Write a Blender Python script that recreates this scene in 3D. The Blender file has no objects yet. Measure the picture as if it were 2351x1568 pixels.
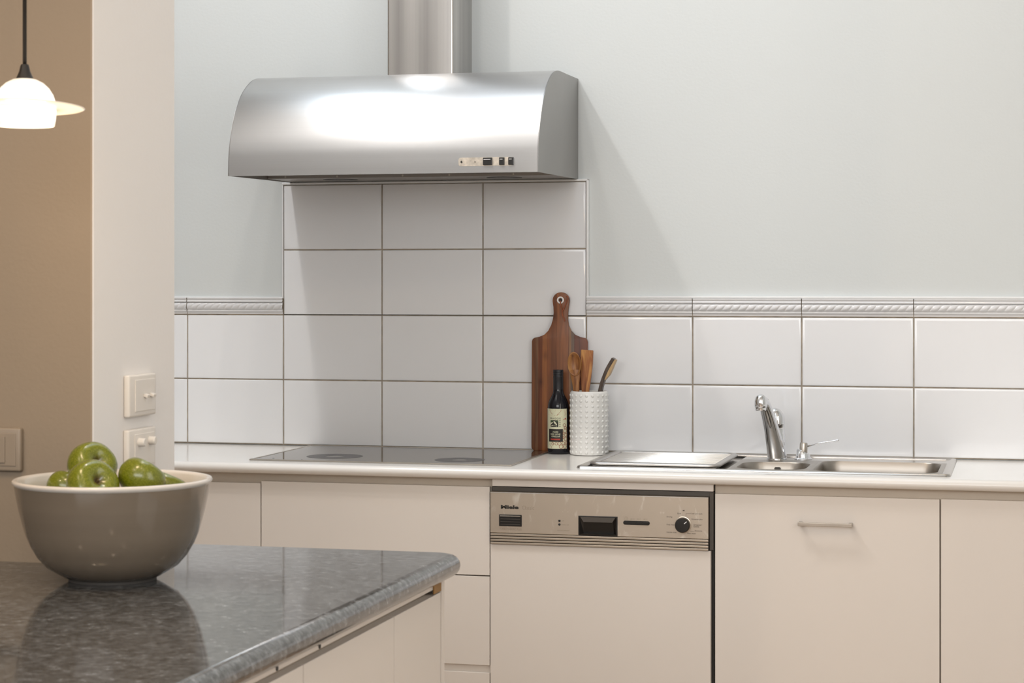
import bpy, bmesh, math, random
from mathutils import Vector, Matrix
from math import sin, cos, pi, radians as R, asin, sqrt
random.seed(7)
SC = bpy.context.scene
COL = SC.collection

# ------------------------------------------------------------------ camera
PSI = .2485
cd = bpy.data.cameras.new('camera')
cam = bpy.data.objects.new('camera', cd); COL.objects.link(cam)
cam.location = (1.2494, -5.8153, 1.3977)
cam.rotation_euler = (pi/2, 0, PSI)
cd.sensor_width = 36; cd.lens = 36*4661.6/2351
cd.shift_y = (646.6-784)/2351
cd.clip_start = .05
cd.dof.use_dof = True; cd.dof.focus_distance = 5.75; cd.dof.aperture_fstop = 13
SC.camera = cam
# ------------------------------------------------------------------ view
vs = SC.view_settings
vs.view_transform = 'Standard'; vs.look = 'None'; vs.gamma = 1; vs.use_curve_mapping = False
vs.exposure = -.03
SC.cycles.use_denoising = True
SC.cycles.max_bounces = 10
SC.cycles.sample_clamp_indirect = 6
SC.cycles.caustics_reflective = False
SC.cycles.caustics_refractive = False
w = bpy.data.worlds.new('world'); SC.world = w; w.use_nodes = True
w.node_tree.nodes['Background'].inputs[0].default_value = (.75, .85, 1, 1)
w.node_tree.nodes['Background'].inputs[1].default_value = .6
# ------------------------------------------------------------------ lights
def area(name, loc, size, power, col, rot=(0, 0, 0), sy=None, shape=None, spread=None):
    l = bpy.data.lights.new(name, 'AREA'); l.energy = power; l.color = col
    l.shape = shape or ('RECTANGLE' if sy else 'SQUARE'); l.size = size
    if sy: l.size_y = sy
    if spread: l.spread = spread
    o = bpy.data.objects.new(name, l); COL.objects.link(o); o.location = loc; o.rotation_euler = rot
    return o
CH = 4.20                                   # ceiling height
DAY = (.72, .86, 1.0); WARM = (1, .76, .52)
# two skylights over the aisle in front of the hood, parted by a ceiling beam
area('skylight_lamp_a', (-1.28, -1.30, CH-.02), .26, 19, DAY, sy=1.7)
area('skylight_lamp_b', (.05, -1.30, CH-.02), 1.90, 22, DAY, sy=1.7)
# broad frontal fill, added high behind the photographer for the cabinet fronts
area('window_lamp', (.5, -8.9, 2.7), 6.0, 200, (.97, .985, 1), rot=(R(90), 0, 0), sy=1.9)
# unseen side fill, added on the right to brighten the partition end
area('side_window_lamp', (2.62, -3.9, 1.9), 1.5, 26, (1, .95, .90), rot=(R(90), 0, R(90)), sy=2.0)
# halogen downlights; the second is added to lift the left tiles and cabinets
for i, (x, y, p) in enumerate([(-.55, -1.60, 10), (-1.25, -1.75, 25), (-.15, -2.05, 14), (1.05, -.55, 2), (1.9, -.55, 2), (-.9, -3.6, 6), (.6, -4.4, 10),
                               (1.8, -4.8, 8), (-1.8, -5.6, 34), (1.6, -6.8, 8)]):
    area('downlight_lamp', (x, y, CH-.012), .09, p, (1, .90, .80) if i < 3 else WARM, shape='DISK')

# ------------------------------------------------------------------ materials
def nodes(name):
    m = bpy.data.materials.new(name); m.use_nodes = True
    return m, m.node_tree.nodes, m.node_tree.links, m.node_tree.nodes['Principled BSDF']
def mat(name, col, rough=.5, metal=0, spec=.5, coat=0, bump=0, bscale=40, var=0, vscale=8, emit=0, emcol=None, trans=0, aniso=0,
        stretch=(1, 1, 1), coord='Object', sss=0, ior=1.5, coat_rough=.05, bdist=.002):
    m, n, l, b = nodes(name)
    b.inputs['Base Color'].default_value = (*col, 1)
    b.inputs['Roughness'].default_value = rough; b.inputs['Metallic'].default_value = metal
    b.inputs['Specular IOR Level'].default_value = spec; b.inputs['IOR'].default_value = ior
    b.inputs['Coat Weight'].default_value = coat; b.inputs['Coat Roughness'].default_value = coat_rough
    b.inputs['Transmission Weight'].default_value = trans
    if aniso: b.inputs['Anisotropic'].default_value = aniso
    if emit:
        b.inputs['Emission Color'].default_value = (*(emcol or col), 1); b.inputs['Emission Strength'].default_value = emit
    tc = n.new('ShaderNodeTexCoord'); mp = n.new('ShaderNodeMapping'); mp.inputs['Scale'].default_value = stretch
    l.new(tc.outputs[coord], mp.inputs[0])
    if var:
        t = n.new('ShaderNodeTexNoise'); t.inputs['Scale'].default_value = vscale; t.inputs['Detail'].default_value = 4
        l.new(mp.outputs[0], t.inputs['Vector'])
        r = n.new('ShaderNodeValToRGB')
        r.color_ramp.elements[0].color = (*[max(0, c*(1-var)) for c in col], 1)
        r.color_ramp.elements[1].color = (*[min(1, c*(1+var)) for c in col], 1)
        r.color_ramp.elements[0].position = .3; r.color_ramp.elements[1].position = .7
        l.new(t.outputs['Fac'], r.inputs[0]); l.new(r.outputs[0], b.inputs['Base Color'])
    if bump:
        t2 = n.new('ShaderNodeTexNoise'); t2.inputs['Scale'].default_value = bscale; t2.inputs['Detail'].default_value = 3
        l.new(mp.outputs[0], t2.inputs['Vector'])
        bp = n.new('ShaderNodeBump'); bp.inputs['Strength'].default_value = bump; bp.inputs['Distance'].default_value = bdist
        l.new(t2.outputs['Fac'], bp.inputs['Height']); l.new(bp.outputs[0], b.inputs['Normal'])
    return m
def ramp(n, stops):
    r = n.new('ShaderNodeValToRGB'); e = r.color_ramp.elements
    while len(e) < len(stops): e.new(.5)
    for i, (p, c) in enumerate(stops): e[i].position = p; e[i].color = (*c, 1)
    return r

M = {}
M['wall'] = mat('wall_paint', (.635, .665, .665), .55, bump=.15, bscale=120, var=.012, vscale=1.2)
M['nib'] = mat('partition_paint', (.82, .79, .765), .6, bump=.15, bscale=120, var=.015, vscale=1.5)
M['tan'] = mat('tan_paint', (.27, .21, .15), .6, bump=.15, bscale=120, var=.03, vscale=1.5)  # pale wall darkened, its dim lighting put into the colour
M['ceiling'] = mat('ceiling_paint', (.80, .80, .78), .7, var=.01)
M['tile'] = mat('glazed_tile', (.83, .84, .86), .09, bump=.35, bscale=5, var=.02, vscale=2, bdist=.004)
M['border'] = mat('glazed_border', (.70, .70, .71), .14, var=.02, vscale=3)
M['grout'] = mat('grout', (.33, .28, .22), .9, var=.25, vscale=30)
M['trimw'] = mat('white_trim', (.80, .81, .82), .35, var=.02)
M['bench'] = mat('white_laminate', (.76, .735, .70), .16, var=.012, vscale=3, bump=.05, bscale=8)
M['cab'] = mat('cream_laminate', (.715, .665, .615), .42, var=.012, vscale=2)
M['carcass'] = mat('cream_carcass', (.60, .52, .43), .6, var=.02)
M['black'] = mat('black_plastic', (.012, .011, .010), .28, var=.1)
M['rubber'] = mat('dark_rubber', (.02, .018, .016), .6, var=.1)
M['dgap'] = mat('dark_recess', (.07, .06, .05), .5, var=.1)
M['plate'] = mat('switch_plastic', (.74, .69, .63), .35, var=.01)
M['chrome'] = mat('chrome', (.78, .79, .81), .06, metal=1, var=.01)
M['chrome_b'] = mat('brushed_nickel', (.50, .46, .41), .3, metal=1, var=.05, vscale=30)
M['ink'] = mat('black_ink', (.02, .018, .015), .6, var=.05)
M['inkg'] = mat('faded_ink', (.30, .25, .19), .6, var=.05)
M['white'] = mat('white_print', (.85, .85, .85), .4, var=.01)
M['ceramic'] = mat('white_ceramic', (.80, .80, .78), .3, coat=.15, var=.01)
M['bottle'] = mat('dark_glass', (.006, .006, .010), .05, spec=.4, var=.1)
M['capsule'] = mat('black_capsule', (.012, .013, .017), .32, var=.1)
M['label'] = mat('cream_paper', (.66, .66, .47), .6, var=.03, vscale=60)
M['red'] = mat('red_ink', (.45, .05, .03), .6, var=.1)
M['brown'] = mat('brown_ink', (.32, .11, .06), .6, var=.2, vscale=90)
M['pink'] = mat('pale_ink', (.60, .40, .26), .6, var=.1)
M['lgreen'] = mat('green_ink', (.05, .10, .04), .6, var=.2)
M['leather'] = mat('leather_cord', (.30, .08, .03), .6, var=.2, vscale=80)
m, n, l, b = nodes('opal_glass')            # lit from inside: brightest round the bulb, creamier at crown and lip
b.inputs['Base Color'].default_value = (.9, .87, .8, 1); b.inputs['Roughness'].default_value = .25
tc = n.new('ShaderNodeTexCoord'); sx = n.new('ShaderNodeSeparateXYZ'); l.new(tc.outputs['Object'], sx.inputs[0])
mr = n.new('ShaderNodeMapRange'); mr.inputs[2].default_value = .075; l.new(sx.outputs[2], mr.inputs[0])
r = ramp(n, [(0, (.62, .52, .40)), (.12, (.95, .88, .76)), (.55, (1.0, .93, .82)), (.85, (.72, .63, .50)), (1, (.42, .34, .25))])
l.new(mr.outputs[0], r.inputs[0]); l.new(r.outputs[0], b.inputs['Emission Color']); b.inputs['Emission Strength'].default_value = .85
M['bulbglass'] = m
M['brimglass'] = mat('opal_brim', (.72, .66, .58), .2, emit=.30, emcol=(1, .84, .66), var=.01)
M['cord'] = mat('black_cable', (.015, .012, .010), .5, var=.1)
M['brass'] = mat('raw_timber', (.30, .16, .045), .6, var=.15, vscale=20)
M['floor'] = mat('timber_floor', (.38, .27, .18), .3, var=.25, vscale=3, stretch=(1, 12, 1))
M['bowl_out'] = mat('taupe_glaze', (.175, .14, .105), .15, coat=.35, var=.08, vscale=3, stretch=(.3, .3, 9))
M['bowl_rim'] = mat('pale_glaze', (.66, .61, .56), .15, coat=.3, var=.03)
M['shadow_foot'] = mat('unglazed_foot', (.05, .045, .04), .8, var=.1)  # foot coloured near black as the shadow gap under the bowl

def steel(name, col, rough, aniso, streak, amount, axis_uv=None, bump=.0):
    m, n, l, b = nodes(name)
    tc = n.new('ShaderNodeTexCoord'); mp = n.new('ShaderNodeMapping'); mp.inputs['Scale'].default_value = streak
    l.new(tc.outputs['Object'], mp.inputs[0])
    t = n.new('ShaderNodeTexNoise'); t.inputs['Scale'].default_value = 1; t.inputs['Detail'].default_value = 5
    l.new(mp.outputs[0], t.inputs['Vector'])
    r = ramp(n, [(.3, [c*(1-amount) for c in col]), (.7, [min(1, c*(1+amount)) for c in col])])
    l.new(t.outputs['Fac'], r.inputs[0]); l.new(r.outputs[0], b.inputs['Base Color'])
    rr = n.new('ShaderNodeMapRange'); rr.inputs[3].default_value = rough*.98; rr.inputs[4].default_value = rough*1.02
    l.new(t.outputs['Fac'], rr.inputs[0]); l.new(rr.outputs[0], b.inputs['Roughness'])
    b.inputs['Metallic'].default_value = 1
    if aniso:
        b.inputs['Anisotropic Rotation'].default_value = .25
        b.inputs['Anisotropic'].default_value = aniso
        tg = n.new('ShaderNodeTangent'); tg.direction_type = 'UV_MAP'; tg.uv_map = 'UVMap'
        l.new(tg.outputs[0], b.inputs['Tangent'])
    return m
M['hood'] = steel('brushed_steel_hood', (.48, .475, .47), .28, .75, (2, 60, 300), .015)
M['hoodside'] = steel('brushed_steel_side', (.36, .35, .34), .38, 0, (40, 3, 3), .08)
M['flue'] = steel('brushed_steel_flue', (.50, .48, .46), .24, 0, (16, 16, .25), .32)
M['hoodin'] = steel('steel_underside', (.30, .28, .26), .4, 0, (3, 30, 30), .05)
M['sink'] = steel('sink_steel', (.52, .49, .455), .27, 0, (4, 60, 60), .06)
M['basin'] = steel('basin_steel', (.36, .33, .295), .36, 0, (4, 60, 60), .06)  # sink steel darkened, the bowls' dim reflections put into the colour
M['tray'] = steel('tray_steel', (.50, .48, .46), .34, 0, (4, 40, 40), .04)
M['wire'] = mat('bright_wire', (.78, .77, .75), .3, metal=1, var=.02)

# dishwasher fascia with dried splashes
m, n, l, b = nodes('fascia_steel')
tc = n.new('ShaderNodeTexCoord'); mp = n.new('ShaderNodeMapping'); mp.inputs['Scale'].default_value = (1, 1, .45)
l.new(tc.outputs['Object'], mp.inputs[0])
t = n.new('ShaderNodeTexNoise'); t.inputs['Scale'].default_value = 38; t.inputs['Detail'].default_value = 5; t.inputs['Distortion'].default_value = .6
l.new(mp.outputs[0], t.inputs['Vector'])
r = ramp(n, [(.0, (.47, .405, .33)), (.60, (.49, .42, .345)), (.70, (.60, .55, .48)), (.80, (.72, .68, .62))])
l.new(t.outputs['Fac'], r.inputs[0]); l.new(r.outputs[0], b.inputs['Base Color'])
b.inputs['Metallic'].default_value = .75; b.inputs['Roughness'].default_value = .42
M['fascia'] = m
M['slat'] = mat('grille_steel', (.56, .49, .41), .3, metal=.85, var=.04)

# granite
m, n, l, b = nodes('grey_granite')
tc = n.new('ShaderNodeTexCoord')
t = n.new('ShaderNodeTexNoise'); t.inputs['Scale'].default_value = 75; t.inputs['Detail'].default_value = 8; t.inputs['Roughness'].default_value = .7
l.new(tc.outputs['Object'], t.inputs['Vector'])
r = ramp(n, [(.34, (.035, .033, .030)), (.48, (.09, .09, .09)), (.60, (.18, .185, .19)), (.70, (.36, .38, .40))])
l.new(t.outputs['Fac'], r.inputs[0])
t2 = n.new('ShaderNodeTexVoronoi'); t2.inputs['Scale'].default_value = 95; l.new(tc.outputs['Object'], t2.inputs['Vector'])
mx = n.new('ShaderNodeMix'); mx.data_type = 'RGBA'; mx.blend_type = 'MULTIPLY'; mx.inputs[0].default_value = .45
r2 = ramp(n, [(0, (1.0, 1.0, 1.0)), (.6, (.45, .45, .45))]); l.new(t2.outputs['Distance'], r2.inputs[0])
l.new(r.outputs[0], mx.inputs[6]); l.new(r2.outputs[0], mx.inputs[7]); l.new(mx.outputs[2], b.inputs['Base Color'])
b.inputs['Roughness'].default_value = .07; b.inputs['IOR'].default_value = 1.6
t3 = n.new('ShaderNodeTexNoise'); t3.inputs['Scale'].default_value = 14; t3.inputs['Detail'].default_value = 3; l.new(tc.outputs['Object'], t3.inputs['Vector'])
rr = n.new('ShaderNodeMapRange'); rr.inputs[3].default_value = .05; rr.inputs[4].default_value = .08; l.new(t3.outputs['Fac'], rr.inputs[0]); l.new(rr.outputs[0], b.inputs['Roughness'])
M['granite'] = m

# black hob glass
M['glass'] = mat('hob_glass', (.055, .042, .028), .03, ior=1.42, spec=.45, var=.1)
M['burn'] = mat('burnt_ring', (.035, .033, .035), .35, var=.3, vscale=60)

# woods
def wood(name, stops, axis, sc, fine=60, rough=.4, dist=1.0):
    m, n, l, b = nodes(name)
    tc = n.new('ShaderNodeTexCoord'); mp = n.new('ShaderNodeMapping'); mp.inputs['Scale'].default_value = axis
    l.new(tc.outputs['Object'], mp.inputs[0])
    t = n.new('ShaderNodeTexNoise'); t.inputs['Scale'].default_value = sc; t.inputs['Detail'].default_value = 6; t.inputs['Distortion'].default_value = dist
    l.new(mp.outputs[0], t.inputs['Vector'])
    r = ramp(n, stops); l.new(t.outputs['Fac'], r.inputs[0]); l.new(r.outputs[0], b.inputs['Base Color'])
    b.inputs['Roughness'].default_value = rough
    return m, n, l, b, r, tc
M['spoon'] = wood('acacia_spoon', [(.3, (.16, .055, .018)), (.5, (.33, .14, .045)), (.7, (.50, .26, .09))], (1, 1, .12), 60)[0]
M['spatula'] = wood('acacia_spatula', [(.3, (.17, .05, .015)), (.48, (.34, .12, .035)), (.62, (.60, .30, .09))], (1, 1, .10), 70)[0]
M['darkwood'] = wood('walnut', [(.3, (.045, .030, .024)), (.7, (.12, .085, .065))], (1, 1, .10), 90)[0]
M['palewood'] = wood('pale_sapwood', [(.3, (.46, .30, .14)), (.7, (.62, .43, .22))], (1, 1, .15), 60)[0]
# chopping board: laminated staves (local x picks the stave) with grain along z
m, n, l, b, r, tc = wood('acacia_board', [(.28, (.50, .45, .42)), (.5, (.85, .82, .80)), (.72, (1.25, 1.2, 1.15))], (1, 1, .07), 55, dist=1.6)
sx = n.new('ShaderNodeSeparateXYZ'); l.new(tc.outputs['Object'], sx.inputs[0])
mr = n.new('ShaderNodeMapRange'); mr.inputs[1].default_value = -.083; mr.inputs[2].default_value = .083; l.new(sx.outputs[0], mr.inputs[0])
st = ramp(n, [(0, (.17, .062, .022)), (.07, (.20, .095, .045)), (.115, (.15, .043, .013)), (.19, (.29, .105, .030)), (.27, (.22, .072, .021)), (.45, (.27, .095, .030)),
              (.66, (.19, .058, .016)), (.67, (.30, .15, .065)), (.71, (.17, .105, .07)), (.765, (.15, .036, .010)), (.9, (.17, .045, .012))])
st.color_ramp.interpolation = 'CONSTANT'
l.new(mr.outputs[0], st.inputs[0])
mx = n.new('ShaderNodeMix'); mx.data_type = 'RGBA'; mx.blend_type = 'MULTIPLY'; mx.inputs[0].default_value = 1
l.new(st.outputs[0], mx.inputs[6]); l.new(r.outputs[0], mx.inputs[7])
vk = n.new('ShaderNodeTexVoronoi'); vk.inputs['Scale'].default_value = 17; mpk = n.new('ShaderNodeMapping'); mpk.inputs['Scale'].default_value = (1, 1, .6); mpk.inputs['Location'].default_value = (.3, 0, .2)
l.new(tc.outputs['Object'], mpk.inputs[0]); l.new(mpk.outputs[0], vk.inputs['Vector'])
rk = ramp(n, [(0, (.35, .28, .28)), (.13, (.8, .78, .78)), (.22, (1, 1, 1))]); l.new(vk.outputs['Distance'], rk.inputs[0])
mk = n.new('ShaderNodeMix'); mk.data_type = 'RGBA'; mk.blend_type = 'MULTIPLY'; mk.inputs[0].default_value = .8
l.new(mx.outputs[2], mk.inputs[6]); l.new(rk.outputs[0], mk.inputs[7]); l.new(mk.outputs[2], b.inputs['Base Color'])
M['board'] = m
# apple
m, n, l, b = nodes('green_apple_skin')
tc = n.new('ShaderNodeTexCoord'); t = n.new('ShaderNodeTexNoise'); t.inputs['Scale'].default_value = 22; t.inputs['Detail'].default_value = 4
l.new(tc.outputs['Object'], t.inputs['Vector'])
r = ramp(n, [(.3, (.085, .105, .003)), (.55, (.15, .165, .006)), (.75, (.25, .24, .035))]); l.new(t.outputs['Fac'], r.inputs[0])
sx = n.new('ShaderNodeSeparateXYZ'); l.new(tc.outputs['Object'], sx.inputs[0])
cx_ = n.new('ShaderNodeCombineXYZ'); l.new(sx.outputs[0], cx_.inputs[0]); l.new(sx.outputs[1], cx_.inputs[1])
vl = n.new('ShaderNodeVectorMath'); vl.operation = 'LENGTH'; l.new(cx_.outputs[0], vl.inputs[0])
mr = n.new('ShaderNodeMapRange'); mr.inputs[1].default_value = .10; mr.inputs[2].default_value = .30; l.new(vl.outputs['Value'], mr.inputs[0])
mx = n.new('ShaderNodeMix'); mx.data_type = 'RGBA'; l.new(mr.outputs[0], mx.inputs[0]); mx.inputs[6].default_value = (.06, .04, .012, 1); l.new(r.outputs[0], mx.inputs[7])
l.new(mx.outputs[2], b.inputs['Base Color']); b.inputs['Roughness'].default_value = .26; b.inputs['Coat Weight'].default_value = .35
M['apple'] = m
M['stem'] = mat('apple_stem', (.12, .08, .03), .8, var=.2)

# ------------------------------------------------------------------ mesh helpers
def link(name, bm, m, parent=None, smooth=False, ang=None, label=None, loc=None, rot=None, flat=None):
    me = bpy.data.meshes.new(name); bmesh.ops.recalc_face_normals(bm, faces=bm.faces[:]); bm.to_mesh(me); bm.free()
    ms = m if isinstance(m, (list, tuple)) else [m]
    for q in ms: me.materials.append(q)
    if smooth:
        me.shade_smooth()
        if ang: me.set_sharp_from_angle(angle=R(ang))
        if flat:
            for p in me.polygons:
                if p.area > flat: p.use_smooth = False
    o = bpy.data.objects.new(name, me); COL.objects.link(o)
    if parent: o.parent = parent
    if label: o['label'] = label
    if loc: o.location = loc
    if rot: o.rotation_euler = rot
    return o
def tag(o, label, cat, group=None, kind=None):
    o['label'] = label; o['category'] = cat
    if group: o['group'] = group
    if kind: o['kind'] = kind
    return o
def thing(name, label, cat, loc=(0, 0, 0), rot=(0, 0, 0), group=None):
    o = bpy.data.objects.new(name, None); COL.objects.link(o); o.location = loc; o.rotation_euler = rot
    o.empty_display_size = .05
    return tag(o, label, cat, group)
def struct(o): o['kind'] = 'structure'; return o
def NB(): return bmesh.new()
def box(bm, x0, x1, y0, y1, z0, z1, bev=0, seg=2, mi=0):
    t = bmesh.new() if bev else bm
    vs_ = [t.verts.new(p) for p in ((x0, y0, z0), (x1, y0, z0), (x1, y1, z0), (x0, y1, z0), (x0, y0, z1), (x1, y0, z1), (x1, y1, z1), (x0, y1, z1))]
    for f in ((0, 3, 2, 1), (4, 5, 6, 7), (0, 1, 5, 4), (1, 2, 6, 5), (2, 3, 7, 6), (3, 0, 4, 7)):
        fc = t.faces.new([vs_[i] for i in f]); fc.material_index = mi
    if bev:
        bmesh.ops.bevel(t, geom=t.edges[:], offset=bev, segments=seg, profile=.6, affect='EDGES', clamp_overlap=True)
        merge(bm, t)
    return bm
def merge(bm, t, mtx=None):
    me = bpy.data.meshes.new('tmp'); t.to_mesh(me); t.free()
    if mtx: me.transform(mtx)
    bm.from_mesh(me); bpy.data.meshes.remove(me)
def lathe(bm, prof, seg=48, c=(0, 0, 0), sx=1, sy=1, cap=True):
    rings = []
    for r_, z in prof:
        if r_ < 1e-6: rings.append([bm.verts.new((c[0], c[1], c[2]+z))])
        else: rings.append([bm.verts.new((c[0]+r_*cos(2*pi*i/seg)*sx, c[1]+r_*sin(2*pi*i/seg)*sy, c[2]+z)) for i in range(seg)])
    for a, b_ in zip(rings, rings[1:]):
        for i in range(seg):
            j = (i+1) % seg
            if len(a) == 1 and len(b_) == 1: continue
            if len(a) == 1: bm.faces.new((a[0], b_[i], b_[j]))
            elif len(b_) == 1: bm.faces.new((a[i], a[j], b_[0]))
            else: bm.faces.new((a[i], a[j], b_[j], b_[i]))
    if cap:
        for rg in (rings[0], rings[-1]):
            if len(rg) > 1: bm.faces.new(rg)
    return bm
def tube(bm, pts, rad, seg=12, caps=True, flat=1.0, up=Vector((0, 0, 1))):
    pts = [Vector(p) for p in pts]; n_ = len(pts)
    rs = rad if isinstance(rad, (list, tuple)) else [rad]*n_
    rings = []; prev = None
    for i, p in enumerate(pts):
        d = (pts[min(i+1, n_-1)]-pts[max(i-1, 0)]).normalized()
        if prev is None:
            u = d.cross(up)
            if u.length < 1e-4: u = d.cross(Vector((1, 0, 0)))
        else: u = prev-d*prev.dot(d)
        u.normalize(); prev = u; v = d.cross(u)
        rings.append([bm.verts.new(p+u*cos(2*pi*k/seg)*rs[i]+v*sin(2*pi*k/seg)*rs[i]*flat) for k in range(seg)])
    for a, b_ in zip(rings, rings[1:]):
        for k in range(seg):
            j = (k+1) % seg; bm.faces.new((a[k], a[j], b_[j], b_[k]))
    if caps: bm.faces.new(rings[0][::-1]); bm.faces.new(rings[-1])
    return bm
def extrude_x(bm, prof, x0, x1, nx=1, close=True, mi=0):
    cols = [[bm.verts.new((x0+(x1-x0)*i/nx, y, z)) for (y, z) in prof] for i in range(nx+1)]
    n_ = len(prof)
    for a, b_ in zip(cols, cols[1:]):
        for k in range(n_ if close else n_-1):
            j = (k+1) % n_; bm.faces.new((a[k], a[j], b_[j], b_[k])).material_index = mi
    if close: bm.faces.new(cols[0][::-1]); bm.faces.new(cols[-1])
    return bm
def spline(pts, n_=8):
    out = []; P_ = [Vector(p) for p in pts]
    for i in range(len(P_)-1):
        p0 = P_[max(i-1, 0)]; p1 = P_[i]; p2 = P_[i+1]; p3 = P_[min(i+2, len(P_)-1)]
        for k in range(n_):
            t = k/n_
            out.append(.5*((2*p1)+(p2-p0)*t+(2*p0-5*p1+4*p2-p3)*t*t+(3*p1-p0-3*p2+p3)*t**3))
    out.append(P_[-1]); return out
def outline_prism(bm, pts, y0, y1, mi=0):
    """pts: (x, z) outline; a slab between y0 and y1"""
    a = [bm.verts.new((x, y0, z)) for x, z in pts]; b_ = [bm.verts.new((x, y1, z)) for x, z in pts]
    n_ = len(pts); bm.faces.new(a); bm.faces.new(b_[::-1])
    for i in range(n_): bm.faces.new((a[i], b_[i], b_[(i+1) % n_], a[(i+1) % n_]))
    return bm
def rrect(cx, cy, hw, hh, r_, n_=8):
    out = []
    for (sx_, sy_, a0) in ((1, 1, 0), (-1, 1, 90), (-1, -1, 180), (1, -1, 270)):
        for k in range(n_+1):
            a = R(a0+90*k/n_); out.append((cx+sx_*(hw-r_)+r_*cos(a), cy+sy_*(hh-r_)+r_*sin(a)))
    return out
_font = None
def text_bm(s, width=None, height=None, bold=0, spacing=1.0):
    """flat lettering in x-y, left-bottom at the origin, scaled to the size given"""
    c = bpy.data.curves.new('t', 'FONT'); c.body = s; c.size = 1; c.resolution_u = 3; c.offset = bold; c.space_character = spacing
    c.fill_mode = 'BOTH'
    o = bpy.data.objects.new('t', c); COL.objects.link(o)
    dg = bpy.context.evaluated_depsgraph_get(); me = bpy.data.meshes.new_from_object(o.evaluated_get(dg))
    bpy.data.objects.remove(o); bpy.data.curves.remove(c)
    b_ = bmesh.new(); b_.from_mesh(me); bpy.data.meshes.remove(me)
    xs = [v.co.x for v in b_.verts]; ys = [v.co.y for v in b_.verts]
    x0, x1, y0, y1 = min(xs), max(xs), min(ys), max(ys)
    fx = width/(x1-x0) if width else None; fy = height/(y1-y0) if height else None
    if fx is None: fx = fy
    if fy is None: fy = fx
    for v in b_.verts: v.co.x = (v.co.x-x0)*fx; v.co.y = (v.co.y-y0)*fy; v.co.z = 0
    return b_
def wall_text(bm, s, x, z, y, width, height, bold=0, spacing=1.0):
    t = text_bm(s, width, height, bold, spacing)
    merge(bm, t, Matrix.Translation((x, y, z)) @ Matrix.Rotation(R(90), 4, 'X'))

# ------------------------------------------------------------------ room shell
W_, H_, Z0 = .3135, .197, .903
XL, XR, YF = -3.4, 2.7, -9.0
struct(link('floor', box(NB(), XL-.1, XR+.1, YF-.1, .1, -.06, 0), M['floor']))
bm = NB()                                  # ceiling with the two skylight openings
xs = [XL-.1, -1.42, -1.14, -.91, 1.01, XR+.1]; ys = [YF-.1, -2.15, -.45, .1]
for i in range(5):
    for j in range(3):
        if j == 1 and i in (1, 3): continue
        box(bm, xs[i], xs[i+1], ys[j], ys[j+1], CH, CH+.05)
struct(link('ceiling', bm, M['ceiling']))
struct(link('wall_back', box(NB(), XL-.1, XR+.1, 0, .1, 0, CH), M['wall']))
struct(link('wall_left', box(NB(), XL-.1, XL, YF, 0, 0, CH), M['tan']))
struct(link('wall_right', box(NB(), XR, XR+.1, YF, 0, 0, CH), M['wall']))
struct(link('wall_front', box(NB(), XL-.1, XR+.1, YF-.1, YF, 0, CH), M['nib']))
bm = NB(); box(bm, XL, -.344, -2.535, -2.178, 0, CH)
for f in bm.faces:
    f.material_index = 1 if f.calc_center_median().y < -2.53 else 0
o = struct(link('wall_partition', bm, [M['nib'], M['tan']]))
bv = o.modifiers.new('b', 'BEVEL'); bv.width = .004; bv.segments = 2

# ------------------------------------------------------------------ splashback
sp = thing('tiled_splashback', 'white glazed tile splashback with brown grout, stepping up under the hood', 'splashback', (0, 0, Z0))
def tile(bm, x0, x1, z0, z1):
    g = .0016; rings = []
    for ins, y in ((0, -.0045), (.0006, -.0074), (.0016, -.0084), (.003, -.0087), (.010, -.0087)):
        a, b_, c, d = x0+g+ins, x1-g-ins, z0+g+ins, z1-g-ins
        rings.append([bm.verts.new(p) for p in ((a, y, c), (b_, y, c), (b_, y, d), (a, y, d))])
    for p, q in zip(rings, rings[1:]):
        for k in range(4): bm.faces.new((p[k], p[(k+1) % 4], q[(k+1) % 4], q[k]))
    bm.faces.new(rings[-1])
bm = NB(); gb = NB()
for i in range(-7, 8):
    for j in range(2): tile(bm, i*W_, (i+1)*W_, j*H_, (j+1)*H_)
for i in range(-3, 0):
    for j in range(2, 4): tile(bm, i*W_, (i+1)*W_, j*H_, (j+1)*H_)
link('tile_field', bm, M['tile'], sp, smooth=True, ang=50, flat=.003)
box(gb, -7*W_, 8*W_, -.0052, 0, -.001, 2*H_+.002); box(gb, -3*W_, 0, -.0052, 0, 2*H_, 4*H_)
link('grout', gb, M['grout'], sp)
def rope(bm, x0, x1, z0, z1):
    nx = max(4, int((x1-x0)/.0016)); nz = 30; h = z1-z0; rows = []
    for k in range(nz+1):
        t = k/nz; z = z0+h*t; row = []
        for i in range(nx+1):
            x = x0+(x1-x0)*i/nx
            y = .0085
            if t > .84: y = .0085+.006*sin(pi*min(1, (t-.84)/.16)*.5+.3)
            elif t > .70: y = .012+.0035*sin(pi*(t-.70)/.14)
            elif t > .26:
                q = (t-.26)/.44*2-1
                tw = ((x/.0225)+q*-.42) % 1.0
                y = .0085+.0085*sqrt(max(0, 1-q*q))*(.50+.50*sqrt(max(0, 1-(2*tw-1)**2)))
            elif t > .12: y = .0095+.003*sin(pi*(t-.12)/.14)
            row.append(bm.verts.new((x, -y, z)))
        rows.append(row)
    for a, b_ in zip(rows, rows[1:]):
        for i in range(nx): bm.faces.new((a[i], a[i+1], b_[i+1], b_[i]))
    for a in (rows[0], rows[-1]):
        back = [bm.verts.new((v.co.x, -.001, v.co.z)) for v in a]
        for i in range(nx): bm.faces.new((a[i], a[i+1], back[i+1], back[i]))
bz0, bz1 = 2*H_+.0022, 1.3487-Z0
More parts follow.
